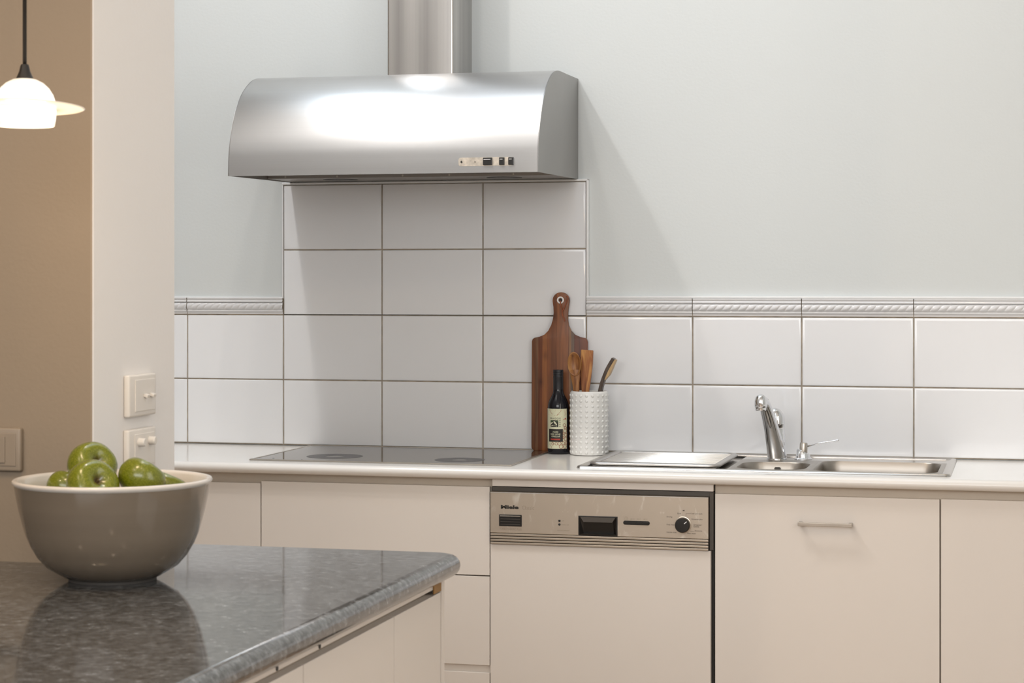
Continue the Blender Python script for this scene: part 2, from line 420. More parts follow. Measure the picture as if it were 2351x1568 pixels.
for i in list(range(-7, -3)) + list(range(0, 8)):
    b_ = NB(); rope(b_, i*W_+.0012, (i+1)*W_-.0012, bz0, bz1)
    link('border_tile', b_, M['border'], sp, smooth=True, ang=60, label='moulded border tile with a twisted rope')
gb = NB(); box(gb, -7*W_, -3*W_, -.008, 0, 2*H_, bz1-.002); box(gb, 0, 8*W_, -.008, 0, 2*H_, bz1-.002)
link('border_grout', gb, M['grout'], sp)
bm = NB()
box(bm, .0002, .0076, -.0125, 0, bz1-.0005, 1.6985-Z0, .003); box(bm, -.9445, .0076, -.0125, 0, 1.6915-Z0, 1.6985-Z0, .003)
box(bm, -.9445, -.9405, -.0105, 0, bz1-.002, 1.6985-Z0, .0015)
box(bm, .0002, 8*W_, -.0140, 0, bz1, 1.3562-Z0, .003); box(bm, -7*W_, -.9415, -.0105, 0, bz1-.001, 1.3515-Z0, .0015)
link('edge_trim', bm, M['trimw'], sp, smooth=True, ang=50, label='thin white edge strip around the tiles')

# ------------------------------------------------------------------ worktop
prof = [(0, .8715), (0, .9)]
for k in range(17):
    a = R(90-180*k/16); sg = 1 if k <= 8 else -1
    prof.append((-.582-.018*cos(a)**.8 if 0 < k < 16 else -.582, .88575+.01425*sin(a)))
prof += [(-.57, .8715)]
bm = extrude_x(NB(), prof, -2.2, .090); extrude_x(bm, prof, 1.050, XR-.002)
fp = [(-.508, .8715), (-.508, .9)]+prof[2:-1]; extrude_x(bm, fp, .090, 1.050)
box(bm, .090, 1.050, -.040, 0, .8715, .9)
tag(link('worktop', bm, M['bench'], smooth=True, ang=35, flat=.02), 'long glossy white worktop with rounded front edge carrying hob and sink', 'worktop')

# ------------------------------------------------------------------ cabinets
def front(name, x0, x1, z0, z1, parent, y=-.575, m='cab', g=.0014, label=None):
    return link(name, box(NB(), x0+g, x1-g, y, y+.018, z0, z1, .0008), M[m], parent, label=label)
def cabinet(name, x0, x1, label, zt=.8715, hollow=False):
    c = thing(name, label, 'cabinet', (0, 0, 0))
    bm = NB(); box(bm, x0, x1, -.52, -.02, 0.001, .10)
    if hollow:                              # open inside, where the sink bowls hang
        box(bm, x0, x0+.016, -.556, -.02, .10, zt-.0005); box(bm, x1-.016, x1, -.556, -.02, .10, zt-.0005)
        box(bm, x0+.016, x1-.016, -.556, -.02, .10, .116); box(bm, x0+.016, x1-.016, -.036, -.02, .116, zt-.0005); box(bm, x0+.016, x1-.016, -.556, -.538, .80, zt-.0005)
    else: box(bm, x0, x1, -.556, -.02, .10, zt-.0005)
    link('cabinet_body', bm, M['carcass'], c); return c
c = cabinet('base_cabinet', -2.0, -.7924, 'plain cream base cabinet at the far left, next to the wide drawers')
front('door', -1.34, -.7924, .12, .8434, c); front('door', -2.0, -1.34, .12, .8434, c)
c = cabinet('drawer_cabinet', -.7924, -.1400, 'cream drawer cabinet under the hob with flush handleless drawers')
front('drawer', -.7924, -.1405, .6132, .8494, c)
front('drawer', -.7924, -.1405, .3728, .6100, c)
rl = link('finger_rail', box(NB(), -.7924, -.1405, -.566, -.5565, .3500, .3740), M['cab'], c, label='recessed finger rail between two drawers')
front('drawer', -.7924, -.1405, .12, .3525, c)
c = cabinet('sink_cabinet', .4615, 1.0358, 'cream cabinet door with slim metal bar handle, below the sink', hollow=True)
d = front('door', .4625, 1.0358, .12, .8470, c)
hb = NB(); box(hb, .6808, .8176, -.606, -.597, .7735, .7820, .0008)
for x in (.6812, .8082): box(hb, x, x+.009, -.599, -.5745, .7738, .7818, .0008)
link('handle', hb, M['chrome_b'], d, label='slim brushed metal bar handle')
c = cabinet('base_cabinet', 1.0358, XR-.005, 'plain cream base cabinet right of the one with the bar handle')
for a, b_ in ((1.0368, 1.655), (1.655, 2.27), (2.27, XR-.006)): front('door', a, b_, .12, .8480, c)
tag(link('filler_panel', box(NB(), -.1345, .4590, -.576, -.556, .8525, .8712, .0006), M['cab']),
    'narrow cream filler strip directly above the dishwasher panel', 'filler strip')

# ------------------------------------------------------------------ dishwasher
dw = thing('dishwasher', 'built-in dishwasher with steel control panel and cream door', 'dishwasher', (.158, -.585, 0))
def dx(bm):
    for v in bm.verts: v.co.x -= .158; v.co.y += .585
    return bm
link('tub_body', dx(box(NB(), -.1385, .4600, -.560, -.03, .02, .8500)), M['rubber'], dw)
bm = NB(); box(bm, -.1345, .4585, -.572, -.560, .8385, .8505, .001); box(bm, .4490, .4595, -.574, -.560, .70, .8505, .001)
link('gasket', dx(bm), M['dgap'], dw, label='dark recessed seal around the control panel')
link('door_panel', dx(box(NB(), -.1390, .4525, -.578, -.560, .12, .6978, .0008)), M['cab'], dw, label='cream door panel')
# fascia with bevelled top
prof = [(-.565, .7300), (-.5835, .7290), (-.585, .7305), (-.585, .8360), (-.5835, .8375), (-.580, .8382), (-.565, .8382)]
bm = extrude_x(NB(), prof, -.1372, .1035); extrude_x(bm, prof, .2075, .4474)
extrude_x(bm, [(-.5650, .7806), (-.5850, .7806)]+prof[3:], .1035, .2075)
link('control_panel', dx(bm), M['fascia'], dw, label='brushed steel control panel with dried splashes')
hl = NB(); box(hl, -.1372, .4474, -.5858, -.584, .8360, .8374); link('highlight_edge', dx(hl), M['wire'], dw, label='polished top edge')  # brighter metal strip laid on as the bevel's highlight
link('grille_back', dx(box(NB(), -.1372, .4474, -.574, -.562, .6985, .7300)), M['black'], dw)
for k in range(4):
    z = .6990+k*.0077
    link('grille_slat', dx(box(NB(), -.1372, .4474, -.5850, -.5735, z, z+.0058, .001)), M['slat'], dw)
bm = NB(); box(bm, -.1130, -.0509, -.5875, -.584, .7475, .7785, .0012)
v = link('vent', dx(bm), M['black'], dw, label='small black louvred vent')
for k in range(3):
    link('louvre', dx(box(NB(), -.1085, -.0555, -.5895, -.587, .7520+k*.0072, .7532+k*.0072)), M['dgap'], v)
link('louvre', dx(box(NB(), -.1100, -.0540, -.5893, -.587, .7738, .7762)), M['chrome_b'], v)
# handle recess
bm = NB(); x0, x1, z0, z1 = .1029, .2081, .7305, .7812
o_ = [(x0, -.5862, z0), (x1, -.5862, z0), (x1, -.5862, z1), (x0, -.5862, z1)]
i_ = [(x0+.003, -.5868, z0+.003), (x1-.003, -.5868, z0+.003), (x1-.003, -.5868, z1-.002), (x0+.003, -.5868, z1-.002)]
k_ = [(x0+.012, -.5745, z0+.004), (x1-.012, -.5745, z0+.004), (x1-.013, -.5800, z1-.016), (x0+.013, -.5800, z1-.016)]
R3 = [[bm.verts.new(p) for p in q] for q in (o_, i_, k_)]
for a, b_ in zip(R3, R3[1:]):
    for k in range(4): bm.faces.new((a[k], a[(k+1) % 4], b_[(k+1) % 4], b_[k]))
bm.faces.new(R3[-1])
bk = [bm.verts.new((x, -.5851, z)) for x, y, z in o_]
for k in range(4): bm.faces.new((R3[0][k], R3[0][(k+1) % 4], bk[(k+1) % 4], bk[k]))
hn = link('handle', dx(bm), M['black'], dw, label='black recessed grip handle')
# the trapezoid hood lip at the top of the grip
bm = NB(); outline_prism(bm, [(x0+.006, z1-.003), (x1-.006, z1-.003), (x1-.014, z1-.016), (x0+.014, z1-.016)], -.5885, -.5855)
link('grip_lip', dx(bm), M['dgap'], hn)
bm = NB(); outline_prism(bm, rrect(.2585, .7664, .0353, .0053, .0052, 6), -.5868, -.5848)
sw = link('button_row', dx(bm), M['black'], dw, label='pill-shaped black strip of four push buttons')
for k in range(4): link('button', dx(box(NB(), .2262+k*.0166, .2408+k*.0166, -.5880, -.5865, .7625, .7690, .0008)), M['black'], sw)
for z in (.7661, .7563):
    bm = lathe(NB(), [(0, 0), (.0031, 0), (.0031, .0012), (.0022, .002), (0, .002)], 20)
    bm.transform(Matrix.Translation((.0516, -.585, z)) @ Matrix.Rotation(R(90), 4, 'X'))
    link('indicator_lamp', dx(bm), M['black'], dw)
bm = lathe(NB(), [(0, 0), (.0215, 0), (.0212, .0012), (.0195, .0016), (0, .0016)], 48)
bm.transform(Matrix.Translation((.3812, -.585, .7655)) @ Matrix.Rotation(R(90), 4, 'X'))
ring_ = link('dial_ring', dx(bm), M['slat'], dw)
bm = lathe(NB(), [(0, 0), (.0198, 0), (.0198, .003), (.0188, .014), (.0172, .016), (0, .0165)], 48)
bm.transform(Matrix.Translation((.3812, -.5864, .7648)) @ Matrix.Rotation(R(90), 4, 'X'))
kn = link('dial_knob', dx(bm), M['black'], dw, smooth=True, ang=40, label='round black programme dial')
bm = box(NB(), .0075, .0165, -.0008, .0008, -.0009, .0009)
bm.transform(Matrix.Translation((.3812, -.6030, .7648)) @ Matrix.Rotation(R(-40), 4, 'Y'))
link('dial_pointer', dx(bm), M['white'], kn)
fy = -.5853
bm = NB(); wall_text(bm, 'Miele', -.1085, .7935, fy, .0492, .0100, .05, 1.0)
link('brand_lettering', dx(bm), M['ink'], dw)
bm = NB(); wall_text(bm, 'Classic', -.0500, .7930, fy, .0325, .0098, -.012)
link('model_lettering', dx(bm), M['inkg'], dw)
for s, x, z, wd, ht in (('TURBOTHERMIC PLUS', -.1115, .7372, .0600, .0052), ('Salt', .0575, .7648, .0070, .0033), ('Rinse aid', .0575, .7545, .0190, .0033),
                        ('MADE IN GERMANY', .0455, .7392, .0330, .0028), ('I-On', .2245, .7795, .0110, .0030), ('0-Off', .2245, .7745, .0120, .0030),
                        ('65°C', .2425, .7745, .0110, .0036), ('55°C', .2590, .7745, .0110, .0036), ('45°C', .2770, .7745, .0110, .0036)):
    bm = NB(); wall_text(bm, s, x, z, fy, wd, ht); link('panel_lettering', dx(bm), M['inkg'], dw)
for s, x, z, wd, ht in (('End', .3670, .7925, .0085, .0036), ('Drying', .3385, .7825, .0145, .0042), ('Final rinse', .3385, .7628, .0205, .0036), ('Interim rinse', .3385, .7430, .0255, .0036),
                        ('Cold pre-wash', .4010, .7925, .0310, .0040), ('Universal plus', .4035, .7780, .0290, .0040), ('Universal /', .4090, .7640, .0225, .0038), ('Gentle', .4090, .7595, .0145, .0038),
                        ('Economy', .4125, .7480, .0190, .0042), ('Main wash', .3925, .7415, .0220, .0036)):
    bm = NB(); wall_text(bm, s, x, z, fy, wd, ht); link('dial_lettering', dx(bm), M['ink'], dw)
bm = NB(); box(bm, .3895, .4000, fy-.0001, fy, .7942, .7947); box(bm, .3890, .3895, fy-.0001, fy, .7880, .7947); link('dial_line', dx(bm), M['ink'], dw)
bm = NB(); box(bm, .4000, .4110, fy-.0001, fy, .7488, .7492); link('dial_line', dx(bm), M['ink'], dw)
t_ = [(.3805, .8032), (.3835, .8032), (.3835, .8050), (.3855, .8022), (.3835, .7994), (.3835, .8012), (.3805, .8012)]
bm = NB(); outline_prism(bm, t_, fy-.0001, fy); link('arrow_symbol', dx(bm), M['ink'], dw)

# ------------------------------------------------------------------ range hood
hd = thing('range_hood', 'curved brushed steel range hood with square flue, above the hob', 'range hood', (-.4717, 0, 1.693))
HX0, HX1 = -.9165, -.0272
cur = [(-.5055, 1.693), (-.5035, 1.730), (-.4985, 1.769), (-.4834, 1.8171), (-.4529, 1.8784), (-.4066, 1.930), (-.345, 1.9685), (-.295, 1.9850), (-.245, 1.9905), (-.15, 1.9910), (-.0, 1.9918)]
sp_ = [(p.x, p.y) for p in spline([Vector((y, z, 0)) for y, z in cur], 6)]
def hoodloc(bm):
    for v in bm.verts: v.co.x += .4717; v.co.z -= 1.693
    return bm
# outer skin with uv running along x for the brushing
bm = NB(); uvl = bm.loops.layers.uv.new('UVMap'); nx = 12; cols = []
for i in range(nx+1):
    x = HX0+(HX1-HX0)*i/nx
    cols.append([bm.verts.new((x, y, z)) for y, z in sp_] + [])
for i in range(nx):
    for k in range(len(sp_)-1):
        f = bm.faces.new((cols[i][k], cols[i+1][k], cols[i+1][k+1], cols[i][k+1]))
        for lp, (u, v) in zip(f.loops, ((i, k), (i+1, k), (i+1, k+1), (i, k+1))): lp[uvl].uv = (u/nx, v/len(sp_))
# return lip under the front edge
lip = [[bm.verts.new((c_[0].co.x, -.492, 1.6932)) for c_ in cols], [bm.verts.new((c_[0].co.x, -.492, 1.706)) for c_ in cols]]
for i in range(nx):
    bm.faces.new((cols[i][0], cols[i+1][0], lip[0][i+1], lip[0][i])); bm.faces.new((lip[0][i], lip[0][i+1], lip[1][i+1], lip[1][i]))
canopy = link('canopy', hoodloc(bm), M['hood'], hd, smooth=True, ang=40, label='curved brushed steel canopy')
for x0, x1 in ((HX0-.0012, HX0+.0012), (HX1-.0012, HX1+.0012)):
    bm = NB(); pr = [(y, z) for y, z in sp_]+[(0, 1.698)]
    a = [bm.verts.new((x0, y, z)) for y, z in pr]; b_ = [bm.verts.new((x1, y, z)) for y, z in pr]
    bm.faces.new(a); bm.faces.new(b_[::-1])
    for i in range(len(pr)): bm.faces.new((a[i], b_[i], b_[(i+1) % len(pr)], a[(i+1) % len(pr)]))
    link('side_panel', hoodloc(bm), M['hoodside'], hd, label='flat darker steel end panel')
link('filter_panel', hoodloc(box(NB(), HX0+.002, HX1-.002, -.4915, -.205, 1.7080, 1.7110)), M['hoodin'], hd)
bm = NB(); box(bm, HX0+.002, HX1-.002, -.205, -.012, 1.6995, 1.7400, .0008)
lb = link('fan_box', hoodloc(bm), M['hoodin'], hd)
for x in (-.86, -.70, -.50, -.36, -.17):
    b_ = lathe(NB(), [(0, 0), (.0030, 0), (.0026, .0012), (0, .0012)], 14); b_.transform(Matrix.Translation((x, -.2050, 1.7045)) @ Matrix.Rotation(R(90), 4, 'X'))
    link('screw', hoodloc(b_), M['chrome_b'], lb)
for x in (-.72, -.22):
    b_ = lathe(NB(), [(0, 0), (.052, 0), (.052, -.0015), (0, -.0015)], 36, (x, -.115, 1.6995)); link('lamp_recess', hoodloc(b_), M['black'], lb)
# flue
FX0, FX1, FY = -.5484, -.3490, -.2020
bm = NB()
pr = []
for (cx, cy, a0) in ((FX1-.006, FY+.006, -90), (FX1-.001, -.001, 0), (FX0+.001, -.001, 90), (FX0+.006, FY+.006, 180)):
    rr_ = .006 if cy < -.1 else .001
    for k in range(5): a = R(a0+90*k/4); pr.append((cx+rr_*cos(a), cy+rr_*sin(a)))
a = [bm.verts.new((x, y, 1.9915)) for x, y in pr]; b_ = [bm.verts.new((x, y, CH-.001)) for x, y in pr]
for i in range(len(pr)): bm.faces.new((a[i], a[(i+1) % len(pr)], b_[(i+1) % len(pr)], b_[i]))
link('flue', hoodloc(bm), M['flue'], hd, smooth=True, ang=40, label='square brushed steel flue rising to the ceiling')
# control strip
def hy(z):                                  # y of the skin at height z
    for (ya, za), (yb, zb) in zip(sp_, sp_[1:]):
        if za <= z <= zb: return ya+(yb-ya)*(z-za)/(zb-za)
    return -.5
y_ = hy(1.722)
m2 = mat('glue_residue', (.62, .56, .48), .45, metal=.55, var=.22, vscale=70)
bm = NB(); outline_prism(bm, rrect(-.1715, 1.7228, .0765, .0115, .006, 5), y_-.0010, y_+.003)
cs = link('control_strip', hoodloc(bm), m2, hd, label='scuffed strip left where a switch label peeled off')
bm = NB(); outline_prism(bm, [(-.243, 1.7225), (-.239, 1.7265), (-.2365, 1.7220), (-.239, 1.7185)], y_-.0018, y_-.0005)
link('scuff_mark', hoodloc(bm), M['rubber'], cs); bm = NB()
outline_prism(bm, rrect(-.2015, 1.7222, .0012, .0014, .0006, 2), y_-.0018, y_-.0005)
link('scuff_mark', hoodloc(bm), M['rubber'], cs)
for x0, x1 in ((-.1783, -.1527), (-.1332, -.1186), (-.1077, -.0931)):
    bm = NB(); box(bm, x0, x1, y_-.0060, y_+.002, 1.7128, 1.7332, .0012)
    s_ = link('rocker_switch', hoodloc(bm), M['black'], hd, label='small black rocker switch')
    mk_ = NB(); box(mk_, x0+.0022, x1-(.0045 if x1-x0 < .02 else .0042), y_-.0064, y_-.0058, 1.7275, 1.7291)
    link('switch_mark', hoodloc(mk_), M['white'], s_)

# ------------------------------------------------------------------ hob
hb_ = thing('ceramic_hob', 'flat black glass hob with steel rim, set in the worktop', 'hob', (-.4747, -.2625, .9))
def hl_(bm):
    for v in bm.verts: v.co.x += .4747; v.co.y += .2625; v.co.z -= .9
    return bm
hx0, hx1, hy0, hy1 = -.8511, -.0980, -.5131, -.0145
bm = NB(); t_ = .008
for (a, b_, c_, d_) in ((hx0, hx1, hy0, hy0+t_), (hx0, hx1, hy1-t_, hy1), (hx0, hx0+t_, hy0+t_, hy1-t_), (hx1-t_, hx1, hy0+t_, hy1-t_)):
    box(bm, a, b_, c_, d_, .9001, .9040, .0012)
link('steel_rim', hl_(bm), M['chrome_b'], hb_, label='thin steel rim')
gl = link('glass_top', hl_(box(NB(), hx0+t_, hx1-t_, hy0+t_, hy1-t_, .9002, .9032)), M['glass'], hb_, label='black glass cooking surface')
for cx, cy, r_ in ((-.6513, -.3650, .080), (-.2771, -.3900, .070)):
    bm = NB(); lathe(bm, [(r_*.32, .90325), (r_*.32, .90345), (r_, .90345), (r_, .90325)], 48, (cx, cy, 0), cap=False)
    link('cooking_zone', hl_(bm), M['burn'], gl, label='dull dark cooking ring')
for q_, cx, cy in ((.003, -.798, -.465), (.0018, -.705, -.488)):
    bm = NB(); lathe(bm, [(0, .9032), (q_, .9032), (q_, .9036), (0, .9036)], 12, (cx, cy, 0)); link('touch_mark', hl_(bm), M['rubber'], gl)

# ------------------------------------------------------------------ sink
sk = thing('kitchen_sink', 'inset stainless steel sink with one small and one large bowl', 'sink', (.57, -.27, .9))
def sl(bm):
    for v in bm.verts: v.co.x -= .57; v.co.y += .27; v.co.z -= .9
    return bm
SX0, SX1, SY0, SY1 = .0795, 1.0605, -.5180, -.0300
def loop_on_rect(x0, x1, y0, y1, pts, cx, cy):
    out = []
    for (px_, py_) in pts:
        dx_, dy_ = px_-cx, py_-cy; t = 1e9
        if dx_ > 1e-9: t = min(t, (x1-cx)/dx_)
        if dx_ < -1e-9: t = min(t, (x0-cx)/dx_)
        if dy_ > 1e-9: t = min(t, (y1-cy)/dy_)
        if dy_ < -1e-9: t = min(t, (y0-cy)/dy_)
        out.append((cx+dx_*t, cy+dy_*t))
    return out
def rings_bm(bm, loops):
    R_ = [[bm.verts.new(p) for p in lp] for lp in loops]
    for a, b_ in zip(R_, R_[1:]):
        n_ = len(a)
        for k in range(n_): bm.faces.new((a[k], a[(k+1) % n_], b_[(k+1) % n_], b_[k]))
    return R_
bm = NB(); ZD = .9028
# outer sloping rim
oc = lambda ins, z: [(x, y, z) for x, y in rrect((SX0+SX1)/2, (SY0+SY1)/2, (SX1-SX0)/2-ins, (SY1-SY0)/2-ins, max(.004, .016-ins), 5)]
rings_bm(bm, [oc(0, .9003), oc(.0025, .9048), oc(.008, .9062), oc(.013, .9058), oc(.019, ZD+.0005), oc(.0225, ZD)])
link('rim', sl(bm), M['sink'], sk, smooth=True, ang=60)
bm = NB()
cells = []
ix0, ix1, iy0, iy1 = SX0+.0225, SX1-.0225, SY0+.0225, SY1-.0225
def basin(x0, x1, y0, y1, cx, cy, hw, hh, r_, depth, nm, taper=.012):
    n_ = 10; top = rrect(cx, cy, hw, hh, r_, n_)
    rect = loop_on_rect(x0, x1, y0, y1, top, cx, cy)
    # snap: corners of the cell
    for c_ in ((x0, y0), (x1, y0), (x1, y1), (x0, y1)):
        k = min(range(len(rect)), key=lambda q: (rect[q][0]-c_[0])**2+(rect[q][1]-c_[1])**2); rect[k] = c_
    d = NB()
    lp = [[(x, y, ZD) for x, y in rect], [(x, y, ZD) for x, y in rrect(cx, cy, hw+.004, hh+.004, r_+.004, n_)], [(x, y, ZD+.0012) for x, y in rrect(cx, cy, hw+.002, hh+.002, r_+.002, n_)],
          [(x, y, ZD-.002) for x, y in top]]
    for k in range(1, 9):
        t = k/8
        if t < .8: ins = taper*t; z = ZD-.003-(depth-.02)*t/.8
        else: ins = taper*t+.02*(t-.8)/.2; z = ZD-.003-(depth-.02)-.02*(t-.8)/.2
        lp.append([(x, y, z) for x, y in rrect(cx, cy, hw-ins, hh-ins, max(.01, r_-ins*.6), n_)])
    R_ = rings_bm(d, lp); d.faces.new(R_[-1])
    return link(nm, sl(d), M['basin'], sk, smooth=True, ang=50)
XA, XB, YB = .480, .6935, -.1680
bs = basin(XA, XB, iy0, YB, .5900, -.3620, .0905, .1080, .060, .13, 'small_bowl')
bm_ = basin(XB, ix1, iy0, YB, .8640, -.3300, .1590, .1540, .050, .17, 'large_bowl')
o_ = NB(); outline_prism(o_, rrect(.5880, .8870, .0085, .0042, .0041, 5), -.2620, -.2585); link('overflow', sl(o_), M['dgap'], bs, label='dark oval overflow slot')
d = NB(); box(d, XA-.0005, ix1, YB, iy1, ZD-.001, ZD)
for y in (-.064, -.082): box(d, .30, ix1-.006, y, y+.007, ZD-.0005, ZD+.0022, .001)
link('tap_ledge', sl(d), M['sink'], sk, smooth=True, ang=40)
d = NB(); box(d, ix0, XA, iy0, iy1, ZD-.006, ZD-.0055); link('drainer', sl(d), M['sink'], sk)

# draining tray resting over the left of the sink
tr = thing('draining_tray', 'steel draining tray with wire rack at the left of the sink', 'draining tray', (.285, -.315, .903))
TX0, TX1, TY0, TY1 = .1090, .4640, -.5010, -.1150
bm = NB(); path = rrect((TX0+TX1)/2, (TY0+TY1)/2, (TX1-TX0)/2-.010, (TY1-TY0)/2-.010, .022, 6)
pp = [(x, y, .9110) for x, y in path]
def closed_tube(bm, pp, rr_, seg=10, fl=.6):
    n_ = len(pp); rings = []
    for i in range(n_):
        p = Vector(pp[i]); dd = (Vector(pp[(i+1) % n_])-Vector(pp[i-1])).normalized(); u = dd.cross(Vector((0, 0, 1))).normalized()
        rings.append([bm.verts.new(p+u*cos(2*pi*k/seg)*rr_+Vector((0, 0, 1))*sin(2*pi*k/seg)*rr_*fl) for k in range(seg)])
    for i in range(n_):
        a, b_ = rings[i], rings[(i+1) % n_]
        for k in range(seg): bm.faces.new((a[k], a[(k+1) % seg], b_[(k+1) % seg], b_[k]))
closed_tube(bm, pp, .010, 12, .55)
def tl(bm):
    for v in bm.verts: v.co.x -= .285; v.co.y += .315; v.co.z -= .903
    return bm
link('rolled_rim', tl(bm), M['tray'], tr, smooth=True, label='rolled steel rim')
link('tray_base', tl(box(NB(), TX0+.012, TX1-.012, TY0+.012, TY1-.012, .9040, .9056)), M['hoodin'], tr)
wx0, wx1, wy0, wy1 = TX0+.022, TX1-.018, TY0+.022, TY1-.030
for k in range(14):
    y = wy0+(wy1-wy0)*k/13
    b_ = tube(NB(), [(wx0, y, .9065), (wx0+.003, y, .9118), (wx1-.003, y, .9118), (wx1, y, .9065)], .0023, 8)
    link('rack_wire', tl(b_), M['wire'], tr, smooth=True)
for k in range(5):
    x = wx0+.028+(wx1-wx0-.056)*k/4
    link('rack_wire', tl(tube(NB(), [(x, wy0-.004, .9098), (x, wy1+.004, .9098)], .0018, 8)), M['wire'], tr, smooth=True)

# ------------------------------------------------------------------ tap
tp = thing('mixer_tap', 'tall chrome kitchen tap with leaning spout behind the sink bowls', 'tap', (.5725, -.1400, ZD))
bm = lathe(NB(), [(0, 0), (.0285, 0), (.0285, .003), (.0265, .0045), (.0265, .009), (.0275, .0105), (.0262, .014), (0, .014)], 40)
link('base_ring', bm, M['chrome'], tp, smooth=True, ang=35)
bm = lathe(NB(), [(0, .013), (.0245, .013), (.0240, .05), (.0228, .068), (.0222, .0725), (.0216, .0735), (.0216, .0975), (.0222, .0985)], 40)
link('body', bm, M['chrome'], tp, smooth=True, ang=35)
bm = NB(); tube(bm, spline([(0, 0, .0985), (0, 0, .108), (-.001, .0, .116), (-.005, -.001, .123), (-.011, -.004, .128), (-.018, -.008, .129)], 5),
                [.0222+(.0-.0)*i for i in range(1)] * 0 or [.0222, .0222, .0221, .0221, .0220, .0220, .0219, .0218, .0217, .0216, .0214, .0212, .0209, .0206, .0203, .0199, .0194, .0188, .0181, .0173, .0163, .0150, .0132, .0108, .0075, .0010], 24)
link('cartridge_dome', bm, M['chrome'], tp, smooth=True, ang=60)
# spout sweep: from the front of the body up, left and toward the sink
kn_ = [(0, -.004, .012, .0262), (-.004, -.021, .045, .0245), (-.0100, -.050, .088, .0212), (-.0165, -.082, .130, .0184), (-.0215, -.106, .157, .0172), (-.0250, -.122, .1670, .0168), (-.0272, -.134, .1665, .0165), (-.0278, -.140, .1560, .0160)]
pts = spline([q[:3] for q in kn_], 6); rs = [p.x for p in spline([(q[3], 0, 0) for q in kn_], 6)]
bm = tube(NB(), pts, rs, 28)
link('spout', bm, M['chrome'], tp, smooth=True, ang=60)
bm = lathe(NB(), [(.0130, 0), (.0160, 0), (.0172, .004), (.0172, .012), (.0165, .020), (.0140, .028), (.009, .034), (0, .036)], 32, (-.0275, -.1400, .1520), cap=False)
lathe(bm, [(0, -.0085), (.0145, -.0085), (.0150, -.007), (.0150, .001)], 32, (-.0275, -.1400, .1520), cap=False)
link('nozzle', bm, M['chrome'], tp, smooth=True, ang=40)

lv = thing('tap_lever', 'low chrome mixer lever with thin rod, right of the tall tap', 'tap lever', (.6440, -.1280, ZD))
bm = lathe(NB(), [(0, 0), (.0250, 0), (.0253, .0015), (.0235, .0030), (.0205, .0050), (.0195, .0100), (.0188, .0190), (.0165, .0230), (.012, .0215), (0, .0215)], 40)
for v in bm.verts:
    if v.co.z > .006: v.co.z -= v.co.x*.42*(v.co.z/.024)
link('base', bm, M['chrome'], lv, smooth=True, ang=40)
bm = lathe(NB(), [(0, 0), (.0110, 0), (.0112, .003), (.0110, .031), (.0098, .0345), (0, .0350)], 28)
bm.transform(Matrix.Translation((0, -.001, .0115)) @ Matrix.Rotation(R(3), 4, 'Y'))
link('cartridge', bm, M['chrome_b'], lv, smooth=True, ang=40)
bm = tube(NB(), [(.008, -.002, .0350), (.050, -.004, .0470), (.0960, -.006, .0550), (.0985, -.006, .0558)], [.0022, .0018, .0020, .0026], 12)
link('lever_rod', bm, M['chrome'], lv, smooth=True)

# ------------------------------------------------------------------ chopping board
brd = thing('chopping_board', 'acacia chopping board with round-ended handle, leaning on the tiles', 'chopping board', (-.0755, -.0300, .9042), (R(-1.2), 0, 0))
half = [(.075, 0), (.0815, .007), (.0818, .02), (.0818, .318), (.0795, .3245), (.074, .328), (.060, .3305), (.045, .337), (.033, .349), (.0245, .366), (.0205, .384), (.0195, .402), (.0210, .420), (.0233, .434)]
cz = .4395; arc = [(.0235*cos(R(a)), cz+.0215*sin(R(a))) for a in range(0, 181, 15)]
out = [(x, z) for x, z in half] + arc + [(-x, z) for x, z in half[::-1]]
out = [(x+(.0035 if z > .36 else 0)*min(1, (z-.36)/.05 if z > .36 else 0), z) for x, z in out]
hole = [(.0035-.0012+.0058*cos(R(a)), cz+.0+.0058*sin(R(a))) for a in range(0, 360, 20)]
me_c = bpy.data.curves.new('b', 'CURVE'); me_c.dimensions = '2D'; me_c.fill_mode = 'BOTH'; me_c.extrude = .0050; me_c.bevel_depth = .0015; me_c.bevel_resolution = 2
for loop_ in (out, hole):
    s_ = me_c.splines.new('POLY'); s_.points.add(len(loop_)-1); s_.use_cyclic_u = True
    for p, (x, z) in zip(s_.points, loop_): p.co = (x, z, 0, 1)
to = bpy.data.objects.new('b', me_c); COL.objects.link(to)
me = bpy.data.meshes.new_from_object(to.evaluated_get(bpy.context.evaluated_depsgraph_get())); bpy.data.objects.remove(to)
bm = bmesh.new(); bm.from_mesh(me); bmesh.ops.remove_doubles(bm, verts=bm.verts[:], dist=1e-5); bm.transform(Matrix.Rotation(R(90), 4, 'X'))
link('board', bm, M['board'], brd, smooth=True, ang=40)
bm = lathe(NB(), [(.0060, -.0012), (.0062, .0014), (.0090, .0018), (.0104, .0010), (.0106, -.0010)], 32, cap=False)
bm.transform(Matrix.Translation((.0023, -.0067, cz)) @ Matrix.Rotation(R(90), 4, 'X'))
link('eyelet', bm, M['white'], brd, smooth=True, label='white ring around the hanging hole')
bm = lathe(NB(), [(0, 0), (.0060, 0), (.0060, .0008), (0, .0008)], 24); bm.transform(Matrix.Translation((.0023, -.0052, cz)) @ Matrix.Rotation(R(90), 4, 'X'))
link('hole', bm, M['rubber'], brd)
bm = NB()
tube(bm, spline([(.0023, -.010, cz-.002), (.0045, -.0125, cz-.012), (.0075, -.0125, cz-.026), (.0085, -.012, cz-.034)], 5), .0017, 8)
tube(bm, spline([(.0085, -.012, cz-.034), (.0150, -.012, cz-.022), (.0220, -.012, cz-.004), (.0262, -.012, cz+.008), (.0240, -.0115, cz+.0105), (.0195, -.011, cz+.010)], 5), .0016, 8)
